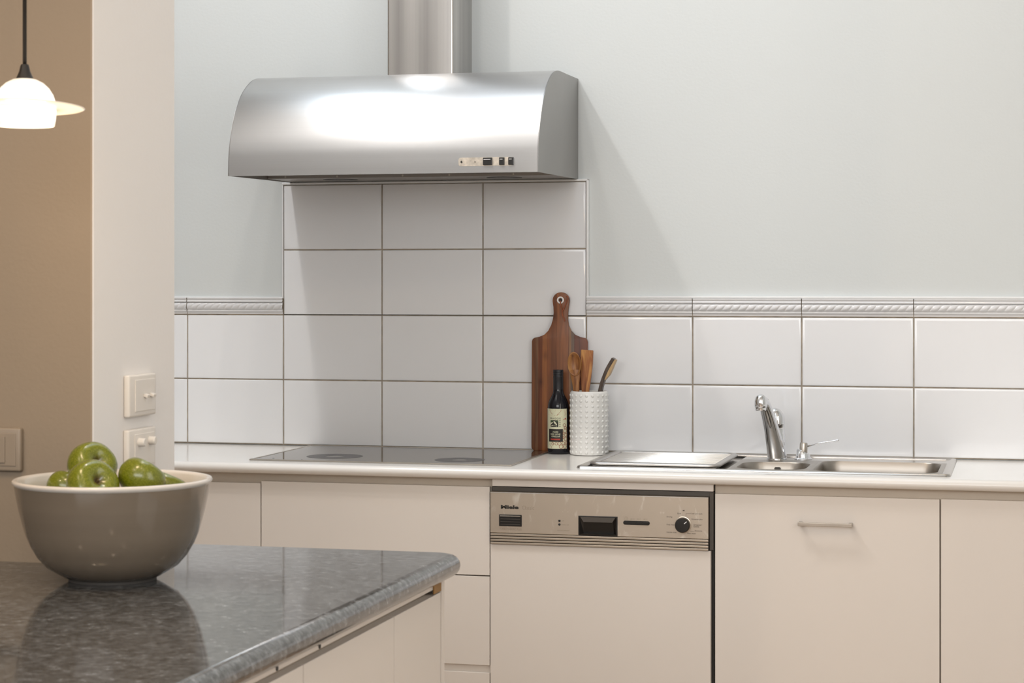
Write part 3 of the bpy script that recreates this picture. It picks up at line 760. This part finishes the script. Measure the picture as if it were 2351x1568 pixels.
tube(bm, spline([(.0085, -.012, cz-.034), (.0092, -.012, cz-.044), (.0150, -.012, cz-.054), (.0165, -.0115, cz-.062)], 5), .0014, 8)
tube(bm, spline([(.0085, -.0125, cz-.032), (.0110, -.0125, cz-.046), (.0120, -.012, cz-.052)], 5), .0014, 8)
link('leather_cord', bm, M['leather'], brd, smooth=True, label='thin red-brown leather cord')

# ------------------------------------------------------------------ vinegar bottle
BX, BY, BR = -.0660, -.0870, .0306
bt = thing('vinegar_bottle', 'small dark vinegar bottle with cream label, in front of the board', 'bottle', (BX, BY, .9002))
bm = lathe(NB(), [(0, .002), (.024, 0), (.0290, .002), (BR, .006), (BR, .1320), (.0302, .1400), (.0285, .1490), (.0245, .1590), (.0190, .1690), (.0157, .1770), (.0146, .1850), (.0140, .195)], 56)
link('glass_body', bm, M['bottle'], bt, smooth=True, ang=50, label='dark glass body')
bm = lathe(NB(), [(.0146, .1860), (.0149, .1862), (.0146, .2180), (.0149, .2195), (.0149, .2245), (.0141, .2255), (.0141, .2275), (.0149, .2285), (.0149, .2340), (.0141, .2350), (.0148, .2362), (.0148, .2412), (.0138, .2425), (0, .2425)], 40)
link('screw_cap', bm, M['capsule'], bt, smooth=True, ang=30, label='black capsule and screw cap')
VA = -77.0
def lp(cx, cy, d=.0004):
    """point on the bottle: label drawing units -> curved surface"""
    q = ((cx/10.457)-38.5)/24.5
    a = R(VA+math.degrees(asin(max(-.9995, min(.9995, q))))); z = 1.3977-((900+cy/10.457)-646.6)/797-.9002
    return Vector(((BR+d)*cos(a), (BR+d)*sin(a), z))
def label_poly(bm, pts, d):
    vs_ = [bm.verts.new(lp(x, y, d)) for x, y in pts]; bm.faces.new(vs_)
def label_rect(bm, x0, x1, y0, y1, d, n_=14):
    a = [bm.verts.new(lp(x0+(x1-x0)*i/n_, y0, d)) for i in range(n_+1)]; b_ = [bm.verts.new(lp(x0+(x1-x0)*i/n_, y1, d)) for i in range(n_+1)]
    for i in range(n_): bm.faces.new((a[i], a[i+1], b_[i+1], b_[i]))
def label_line(bm, pts, wd, d):
    for (x0, y0), (x1, y1) in zip(pts, pts[1:]):
        L = math.hypot(x1-x0, y1-y0) or 1; nx_, ny_ = -(y1-y0)/L*wd/2, (x1-x0)/L*wd/2
        label_poly(bm, [(x0+nx_, y0+ny_), (x1+nx_, y1+ny_), (x1-nx_, y1-ny_), (x0-nx_, y0-ny_)], d)
def label_text(bm, s, x, y, w_, h_, d, bold=0, spacing=1):
    t = text_bm(s, w_, h_, bold, spacing)
    for v in t.verts: v.co = lp(x+v.co.x, y-v.co.y, d)
    merge(bm, t)
bm = NB(); label_rect(bm, 147, 608, 402, 1362, .0004, 30)
lb_ = link('label', bm, M['label'], bt, smooth=True, label='cream paper label with grapes and lettering')
bm = NB(); label_rect(bm, 186, 512, 888, 1195, .0007, 20); link('name_block', bm, M['ink'], lb_)
bm = NB(); label_text(bm, 'MAGGIE', 212, 655, 246, 42, .0008, .0, 1.15)
for i, ch in enumerate('BEER'):
    t = text_bm(ch, 40, 26)
    for v in t.verts:                      # letters stand on their side, reading downwards
        px_, py_ = v.co.x, v.co.y; v.co = lp(421+py_*1.35, 676+i*46+px_*.62, .0008)
    merge(bm, t)
link('producer_lettering', bm, M['ink'], lb_)
bm = NB()
for s, x, y, w_ in (('AGED', 268, 975, 136), ('RED WINE', 228, 1030, 224), ('VINEGAR', 236, 1084, 212)): label_text(bm, s, x, y, w_, 38, .0010, .01)
link('product_lettering', bm, M['label'], lb_)
bm = NB(); label_rect(bm, 228, 448, 1118, 1152, .0010, 12); link('red_bar', bm, M['red'], lb_)
bm = NB(); label_rect(bm, 222, 402, 676, 838, .0007, 12); link('bird_panel', bm, M['ink'], lb_)
bm = NB()
label_poly(bm, [(288, 705), (318, 700), (352, 735), (375, 780), (362, 800), (330, 770), (300, 742)], .0010)
label_poly(bm, [(228, 740), (268, 718), (280, 735), (240, 770), (222, 800)], .0010)
label_poly(bm, [(222, 822), (260, 792), (310, 790), (375, 815), (370, 824), (300, 806), (262, 808)], .0010)
label_poly(bm, [(330, 790), (340, 812), (332, 812)], .0010); label_poly(bm, [(352, 792), (360, 815), (352, 812)], .0010)
link('bird_mark', bm, M['label'], lb_)
bm = NB(); label_poly(bm, [(222, 690), (262, 670), (280, 700), (250, 720)], .0010); label_poly(bm, [(330, 690), (402, 680), (400, 720), (360, 712)], .0010); link('leaf_mark', bm, M['lgreen'], lb_)
bm = NB()
for (x, y, rx, ry) in ((545, 795, 30, 36), (565, 935, 40, 48), (578, 1032, 32, 42), (575, 1130, 34, 44), (570, 862, 30, 28), (524, 990, 14, 34), (524, 1085, 14, 34), (522, 1228, 34, 38), (430, 1235, 40, 40),
                       (468, 1310, 44, 44), (560, 1310, 34, 44), (355, 1240, 34, 32), (590, 1225, 18, 36), (270, 1240, 20, 38)):
    n_ = 14; pts = [(min(606, max(512 if y < 1195 and x > 512 else 150, x+rx*cos(2*pi*k/n_))), y+ry*sin(2*pi*k/n_)) for k in range(n_+1)]
    label_line(bm, pts, 11, .0007)
link('grape_drawing', bm, M['brown'], lb_); bm = NB()
label_line(bm, [(200, 420), (215, 470), (250, 520), (330, 572)], 7, .0007); link('vine_drawing', bm, M['brown'], lb_); bm = NB()
label_line(bm, [(372, 570), (380, 535), (425, 520)], 10, .0007)
link('vine_drawing', bm, M['brown'], lb_); bm = NB()
label_line(bm, [(465, 430), (465, 470), (415, 495)], 6, .0007); link('vine_drawing', bm, M['brown'], lb_); bm = NB(); label_line(bm, [(210, 1235), (205, 1270), (250, 1315), (240, 1350)], 6, .0007)
link('vine_drawing', bm, M['brown'], lb_)
bm = NB(); label_line(bm, [(330, 420), (338, 450), (318, 478)], 4, .0007)
for a in ((470, 425, 560, 560), (540, 410, 565, 540), (600, 420, 570, 560), (440, 520, 560, 560), (470, 590, 560, 565), (160, 500, 240, 570), (165, 540, 200, 560)): label_line(bm, [a[:2], a[2:]], 6, .0007)
link('leaf_drawing', bm, M['pink'], lb_)
bm = NB(); label_poly(bm, [(545, 655), (570, 615), (594, 662)], .0008); label_line(bm, [(515, 670), (560, 640)], 8, .0008); link('red_leaf', bm, M['red'], lb_)

# ------------------------------------------------------------------ utensil crock
CX_, CY_, CR = .0262, -.0930, .0545
cr = thing('utensil_crock', 'white dimpled ceramic crock holding wooden utensils beside the bottle', 'crock', (CX_, CY_, .9002))
bm = lathe(NB(), [(0, 0), (CR-.006, 0), (CR-.001, .0015), (CR, .006), (CR, .174), (CR-.001, .1800), (CR-.004, .1830), (CR-.0085, .1815), (CR-.009, .178), (CR-.009, .010), (0, .009)], 72)
body_ = link('crock_body', bm, M['ceramic'], cr, smooth=True, ang=60)
bm = NB()
for j in range(12):
    for i in range(20):
        a = 2*pi*(i/20)+.08; z = .0085+j*.01475
        t = bmesh.new(); bmesh.ops.create_uvsphere(t, u_segments=10, v_segments=6, radius=.0045)
        for v in t.verts: v.co.x *= .48
        merge(bm, t, Matrix.Rotation(a, 4, 'Z') @ Matrix.Translation((CR-.0003, 0, z)))
link('dimples', bm, M['ceramic'], cr, smooth=True, label='rows of small raised dots')

def mesh_loft(bm, rings):
    R_ = [[bm.verts.new(p) for p in r_] for r_ in rings]
    for a, b_ in zip(R_, R_[1:]):
        n_ = len(a)
        for k in range(n_): bm.faces.new((a[k], a[(k+1) % n_], b_[(k+1) % n_], b_[k]))
    bm.faces.new(R_[0][::-1]); bm.faces.new(R_[-1])
# spoon, front face toward -y
spn = thing('wooden_spoon', 'wooden spoon with deep oval bowl, standing in the white crock', 'spoon', (.0008, -.0990, .9120), (R(1.5), R(-3.5), 0))
bm = NB(); n_ = 40; hcz = .249-.0; rx, rz = .0202, .0355
def ell(f, y): return [(rx*f*cos(2*pi*k/n_), y, hcz+rz*f*sin(2*pi*k/n_)) for k in range(n_)]
R_ = rings_bm(bm, [ell(.05, .0115), ell(.5, .0105), ell(.8, .0075), ell(.97, .002), ell(1.0, -.0015), ell(.95, -.0030), ell(.88, -.0022), ell(.75, .0030), ell(.5, .0068), ell(.2, .0082), ell(.03, .0084)])
bm.faces.new(R_[0]); bm.faces.new(R_[-1])
link('bowl', bm, M['spoon'], spn, smooth=True, ang=70)
hp = [(0, .0035, .001), (0, .0035, .100), (0, .0035, .165), (0, .0035, .195), (0, .0045, .215), (0, .0055, .232)]
bm = tube(NB(), hp, [.0055, .0060, .0085, .0110, .0150, .0150], 16, flat=.38, up=Vector((0, 1, 0)))
link('handle', bm, M['spoon'], spn, smooth=True, ang=60)
# flat spatula
spt = thing('wooden_spatula', 'flat square-ended wooden spatula behind the spoon in the crock', 'spatula', (.0100, -.0770, .9115), (R(1), R(1), 0))
prf = [(-.007, .0), (.007, .0), (.0095, .16), (.0145, .195), (.0205, .250), (.0215, .2885), (-.0140, .2895), (-.0150, .2700), (-.0130, .250), (-.0115, .19), (-.009, .15)]
bm = outline_prism(NB(), prf, -.0035, .0035); bmesh.ops.bevel(bm, geom=bm.edges[:], offset=.0010, segments=2, affect='EDGES')
link('blade_and_handle', bm, M['spatula'], spt, smooth=True, ang=35)
# curved dark server
sv = thing('curved_server', 'curved two-tone dark wooden server leaning right in the crock', 'utensil', (.0390, -.0920, .9120))
L_ = [(-.004, 0), (.006, .10), (.0100, .165), (.0155, .195), (.0235, .224), (.0345, .247), (.0480, .2640), (.0615, .2700)]
ctr = spline([Vector((x, z, 0)) for x, z in [(.0, .0), (.010, .10), (.0225, .170), (.0310, .200), (.0405, .224), (.0500, .243), (.0630, .2640)]], 6)
bm = NB(); rings = []; rings2 = []
for i, p in enumerate(ctr):
    t = i/(len(ctr)-1); q = ctr[min(i+1, len(ctr)-1)]-ctr[max(i-1, 0)]; q.normalize(); nx_, nz_ = q.y, -q.x
    wl = .0075+.0005*sin(t*3); wr = .0075 if t < .72 else .0075*(1-(t-.72)/.28*.25)
    z_ = p.y+.0; x_ = p.x
    rings.append([(x_-nx_*wl, -.014*(.35+.65*t), z_-nz_*wl), (x_+nx_*wr*.35, -.015*(.35+.65*t), z_+nz_*wr*.35), (x_+nx_*wr*.35, .014, z_+nz_*wr*.35), (x_-nx_*wl, .012, z_-nz_*wl)])
mesh_loft(bm, rings); bmesh.ops.bevel(bm, geom=[e for e in bm.edges if e.calc_length() > .004], offset=.0007, segments=1, affect='EDGES')
link('dark_back', bm, M['darkwood'], sv, smooth=True, ang=35)
bm = NB(); rings = []
for i, p in enumerate(ctr):
    t = i/(len(ctr)-1)
    if t < .52: continue
    q = ctr[min(i+1, len(ctr)-1)]-ctr[max(i-1, 0)]; q.normalize(); nx_, nz_ = q.y, -q.x
    wd = .0076*min(1, (t-.50)/.15)*(1 if t < .8 else 1-(t-.8)/.2*.55); a = .0026
    rings.append([(p.x+nx_*a, -.0148, p.y+nz_*a), (p.x+nx_*(a+wd), -.0135, p.y+nz_*(a+wd)), (p.x+nx_*(a+wd), .012, p.y+nz_*(a+wd)), (p.x+nx_*a, .013, p.y+nz_*a)])
mesh_loft(bm, rings)
link('pale_face', bm, M['palewood'], sv, smooth=True, ang=35, label='pale sapwood inner face')

# ------------------------------------------------------------------ island
gx1, gy1 = .2470, -2.2100
bm = NB()
t1, t0, rr_ = .9, .8590, .0200
prof = [(0, t0)]
def slab(bm, x0, x1, y0, y1):
    # bullnosed right and back edges, rounded vertical corner
    n_ = 8; lay = []
    for k in range(n_+1):
        a = R(-90+180*k/n_); ins = rr_-rr_*cos(a); lay.append((ins, (t0+t1)/2+(t1-t0)/2*sin(a)))
    loops = []
    for ins, z in lay:
        rc = .042-ins*.6; pts = [(x0, y0, z), (x1-ins, y0, z)]
        for q in range(7):
            a = R(90*q/6); pts.append((x1-ins-rc+rc*cos(a), y1-ins-rc+rc*sin(a), z))
        pts.append((x0, y1-ins, z)); loops.append(pts)
    R_ = [[bm.verts.new(p) for p in l_] for l_ in loops]
    for a, b_ in zip(R_, R_[1:]):
        m_ = len(a)
        for k in range(m_): bm.faces.new((a[k], a[(k+1) % m_], b_[(k+1) % m_], b_[k]))
    bm.faces.new(R_[0][::-1]); bm.faces.new(R_[-1])
# main slab: in front of the tan wall, plus the tongue running beside the partition end
slab(bm, -.3425, gx1, -4.6, gy1)
box(bm, -1.9, -.3427, -4.6, -2.5370, t0, t1)
tag(link('granite_worktop', bm, M['granite'], smooth=True, ang=40, flat=.02), 'polished dark grey granite island top with rounded edge, under the bowl', 'worktop')
isl = thing('island_cabinet', 'cream island cabinet with handleless side doors under the granite top', 'cabinet', (-.1, -3.2, 0))
def il(bm):
    for v in bm.verts: v.co.x += .1; v.co.y += 3.2
    return bm
XD = .2137
bm = NB(); box(bm, -.34, XD-.020, -4.5, -2.262, .08, .842); box(bm, -.34, XD-.0795, -4.5, -2.262, .842, t0-.001)
link('cabinet_body', il(bm), M['carcass'], isl)
link('end_panel', il(box(NB(), -.34, XD+.0015, -2.2600, -2.2420, .001, t0-.001, .0008)), M['cab'], isl, label='end panel')
link('top_rail', il(box(NB(), XD-.018, XD-.002, -4.5, -2.2605, .8425, t0-.001)), M['cab'], isl, label='pale rail under the granite')
link('corner_block', il(box(NB(), XD-.0015, XD+.0010, -2.3060, -2.2610, .8345, t0-.0015, .0006)), M['brass'], isl, label='brown timber block at the corner')
ys_ = [-2.2615, -2.5422, -2.9849, -3.43, -3.87, -4.31]
for a, b_ in zip(ys_, ys_[1:]):
    link('door', il(box(NB(), XD-.018, XD, b_+.0016, a-.0016, .10, .8320, .0008)), M['cab'], isl)
for y in (-2.91, -3.09, -3.36):
    bm = lathe(NB(), [(0, 0), (.0045, 0), (.0045, .001), (0, .001)], 14); bm.transform(Matrix.Translation((XD-.0020, y, .8465)) @ Matrix.Rotation(R(90), 4, 'Y'))
    link('rail_hole', il(bm), M['rubber'], isl)

# ------------------------------------------------------------------ bowl and apples
bw = thing('fruit_bowl', 'large taupe ceramic bowl with pale rim on the granite top', 'bowl', (-.2330, -2.6880, .9002))
po = [(0, .0062), (.076, .0062), (.080, .0068), (.0900, .0125), (.1095, .0245), (.1240, .0410), (.1350, .0600), (.1425, .0780), (.1480, .0970), (.1535, .1180), (.1580, .1400), (.1612, .1600)]
bm = lathe(NB(), po, 96, cap=False)
link('outer_wall', bm, M['bowl_out'], bw, smooth=True, label='glossy taupe outside')
pi_ = [(.1612, .1600), (.1640, .1625), (.1652, .1655), (.1640, .1685), (.1600, .1695), (.1560, .1680), (.1535, .1640), (.1500, .1400), (.1400, .0950), (.1200, .0520), (.09, .024), (.05, .013), (0, .011)]
link('rim', lathe(NB(), pi_, 96, cap=False), M['bowl_rim'], bw, smooth=True, label='pale glazed rim and inside')
link('foot', lathe(NB(), [(0, 0), (.0725, 0), (.0725, .0065), (0, .0065)], 64), M['shadow_foot'], bw)
AP = [(.0420, (-.2806, -2.6650, 1.0862), (.72, -.477, .5), 'green apple on top of the pile, hollow facing up and right', 1.0),
      (.0430, (-.2346, -2.7580, 1.0640), (.70, -.50, .5), 'front green apple against the bowl rim, hollow facing right', 1.0),
      (.0395, (-.1784, -2.6900, 1.0711), (.35, .5, .8), 'right-hand green apple in the bowl, below the switches', 1.0),
      (.0335, (-.3390, -2.6450, 1.0460), (.2, .6, .75), 'green apple half hidden at the left behind the others', 1.0),
      (.0360, (-.3205, -2.7150, 1.0257), (-.3, -.2, .9), 'green apple of which only the top shows over the rim at the left front', 1.0),
      (.0360, (-.1693, -2.6100, 1.0468), (.3, .3, .9), 'yellowish green apple barely visible behind the right-hand apple', 1.0)]
def apple_mesh():
    bm = NB(); pr = []
    for k in range(33):
        a = pi*k/32; r_ = sin(a)*(1+.05*cos(a)); z = -cos(a)*.90
        if k > 20: z -= .62*((k-20)/12)**1.9
        if k < 5: z += .10*((5-k)/5)**2
        pr.append((max(0, r_*1.02), z))
    pr[0] = (0, pr[0][1]); pr[-1] = (0, pr[-1][1])
    lathe(bm, pr, 40)
    for v in bm.verts:
        a = math.atan2(v.co.y, v.co.x); s_ = 1+.018*cos(5*a+.4)*(.5+.5*v.co.z); v.co.x *= s_; v.co.y *= s_
    me = bpy.data.meshes.new('apple'); bmesh.ops.recalc_face_normals(bm, faces=bm.faces[:]); bm.to_mesh(me); bm.free(); me.shade_smooth(); me.materials.append(M['apple']); return me
am = apple_mesh()
bm = tube(NB(), [(0, 0, .22), (.02, .01, .34), (.03, .02, .42)], [.03, .025, .03], 8); stm = bpy.data.meshes.new('apple_stem'); bm.to_mesh(stm); bm.free(); stm.materials.append(M['stem'])
for r_, p, ax, lab, sq in AP:
    o = bpy.data.objects.new('apple', am); COL.objects.link(o); o.location = p
    o.rotation_euler = Vector(ax).to_track_quat('Z', 'Y').to_euler(); o.scale = (r_, r_, r_*sq)
    tag(o, lab, 'apple', 'green apples in the bowl')
    s_ = bpy.data.objects.new('stem', stm); COL.objects.link(s_); s_.parent = o

# ------------------------------------------------------------------ pendant
PX, PY = -.2570, -2.95
pd = thing('pendant_lamp', 'lit opal glass pendant lamp with saucer brim on a black cable', 'pendant lamp', (PX, PY, 1.6385))
bm = lathe(NB(), [(.0440, 0), (.0455, .0012), (.0470, .0100), (.0480, .0200), (.0482, .029), (.0470, .038), (.0432, .0490), (.0370, .0590), (.0285, .0670), (.0180, .0725), (.008, .0745), (0, .0750)], 64, cap=False)
link('glass_shade', bm, M['bulbglass'], pd, smooth=True, label='glowing opal glass dome')
bm = lathe(NB(), [(.0475, .0270), (.0600, .0262), (.0760, .0268), (.0880, .0290), (.0910, .0305), (.0880, .0312), (.0760, .0300), (.0600, .0292), (.0475, .0300)], 72, cap=False)
link('glass_brim', bm, M['brimglass'], pd, rot=(R(-3.2), 0, 0), smooth=True, label='flat opal glass brim')
bm = lathe(NB(), [(0, .0735), (.0135, .0735), (.0110, .0790), (.0085, .0850), (.0068, .0930), (.0055, .0960), (0, .0960)], 28)
link('lamp_holder', bm, M['cord'], pd, smooth=True, ang=40)
link('cable', tube(NB(), [(0, 0, .095), (0, 0, CH-1.6385-.004)], .0031, 12), M['cord'], pd, smooth=True)
link('ceiling_cup', lathe(NB(), [(0, 0), (.03, 0), (.05, .012), (.05, .02), (0, .02)], 32, (0, 0, CH-1.6385-.0205)), M['cord'], pd, smooth=True, ang=40)
pl = bpy.data.lights.new('pendant_bulb', 'POINT'); pl.energy = 3.0; pl.color = (1, .74, .46); pl.shadow_soft_size = .05
po_ = bpy.data.objects.new('pendant_bulb', pl); COL.objects.link(po_); po_.location = (PX, PY, 1.56)

# ------------------------------------------------------------------ switch plates
M['platetan'] = mat('beige_switch_plastic', (.28, .225, .17), .4, var=.01)  # plate plastic darkened to carry the shade on that wall
def plate(name, label, cat, loc, rotz, kind, gaps, m='plate'):
    o = thing(name, label, cat, loc, (0, 0, rotz))       # local +x = width, -y = out of the wall
    p = link('wall_plate', box(NB(), -.0585, .0585, -.0125, -.0002, -.0385, .0385, .004, 3), M[m], o, smooth=True, ang=40)
    link('inner_frame', box(NB(), -.0350, .0500, -.0140, -.0120, -.0290, .0290, .001), M[m], o)
    if kind == 'toggle':
        for x in (.005, .032):
            b_ = NB(); box(b_, x-.006, x+.006, -.0225, -.0138, -.003, .003, .0015); b_.transform(Matrix.Translation((x, -.014, 0)) @ Matrix.Rotation(R(18), 4, 'X') @ Matrix.Translation((-x, .014, 0)))
            link('switch_toggle', b_, M[m], o, smooth=True, ang=40)
    if kind == 'knob':
        for x in (-.018, .028):
            b_ = lathe(NB(), [(0, 0), (.0080, 0), (.0076, .011), (.0062, .0125), (0, .0125)], 24)
            b_.transform(Matrix.Translation((x, -.0138, .014)) @ Matrix.Rotation(R(90), 4, 'X')); link('dimmer_knob', b_, M[m], o, smooth=True, ang=40)
    if kind == 'rocker':
        link('rocker', box(NB(), -.030, .030, -.0165, -.0138, -.0235, .0235, .001), M[m], o)
    return o
plate('light_switch', 'white double switch plate, the upper one on the partition end', 'light switch', (-.3440, -2.352, 1.1885), R(90), 'toggle', 2)
plate('dimmer_switch', 'white dimmer plate with two round knobs just above the apples', 'dimmer switch', (-.3440, -2.354, 1.0890), R(90), 'knob', 2)
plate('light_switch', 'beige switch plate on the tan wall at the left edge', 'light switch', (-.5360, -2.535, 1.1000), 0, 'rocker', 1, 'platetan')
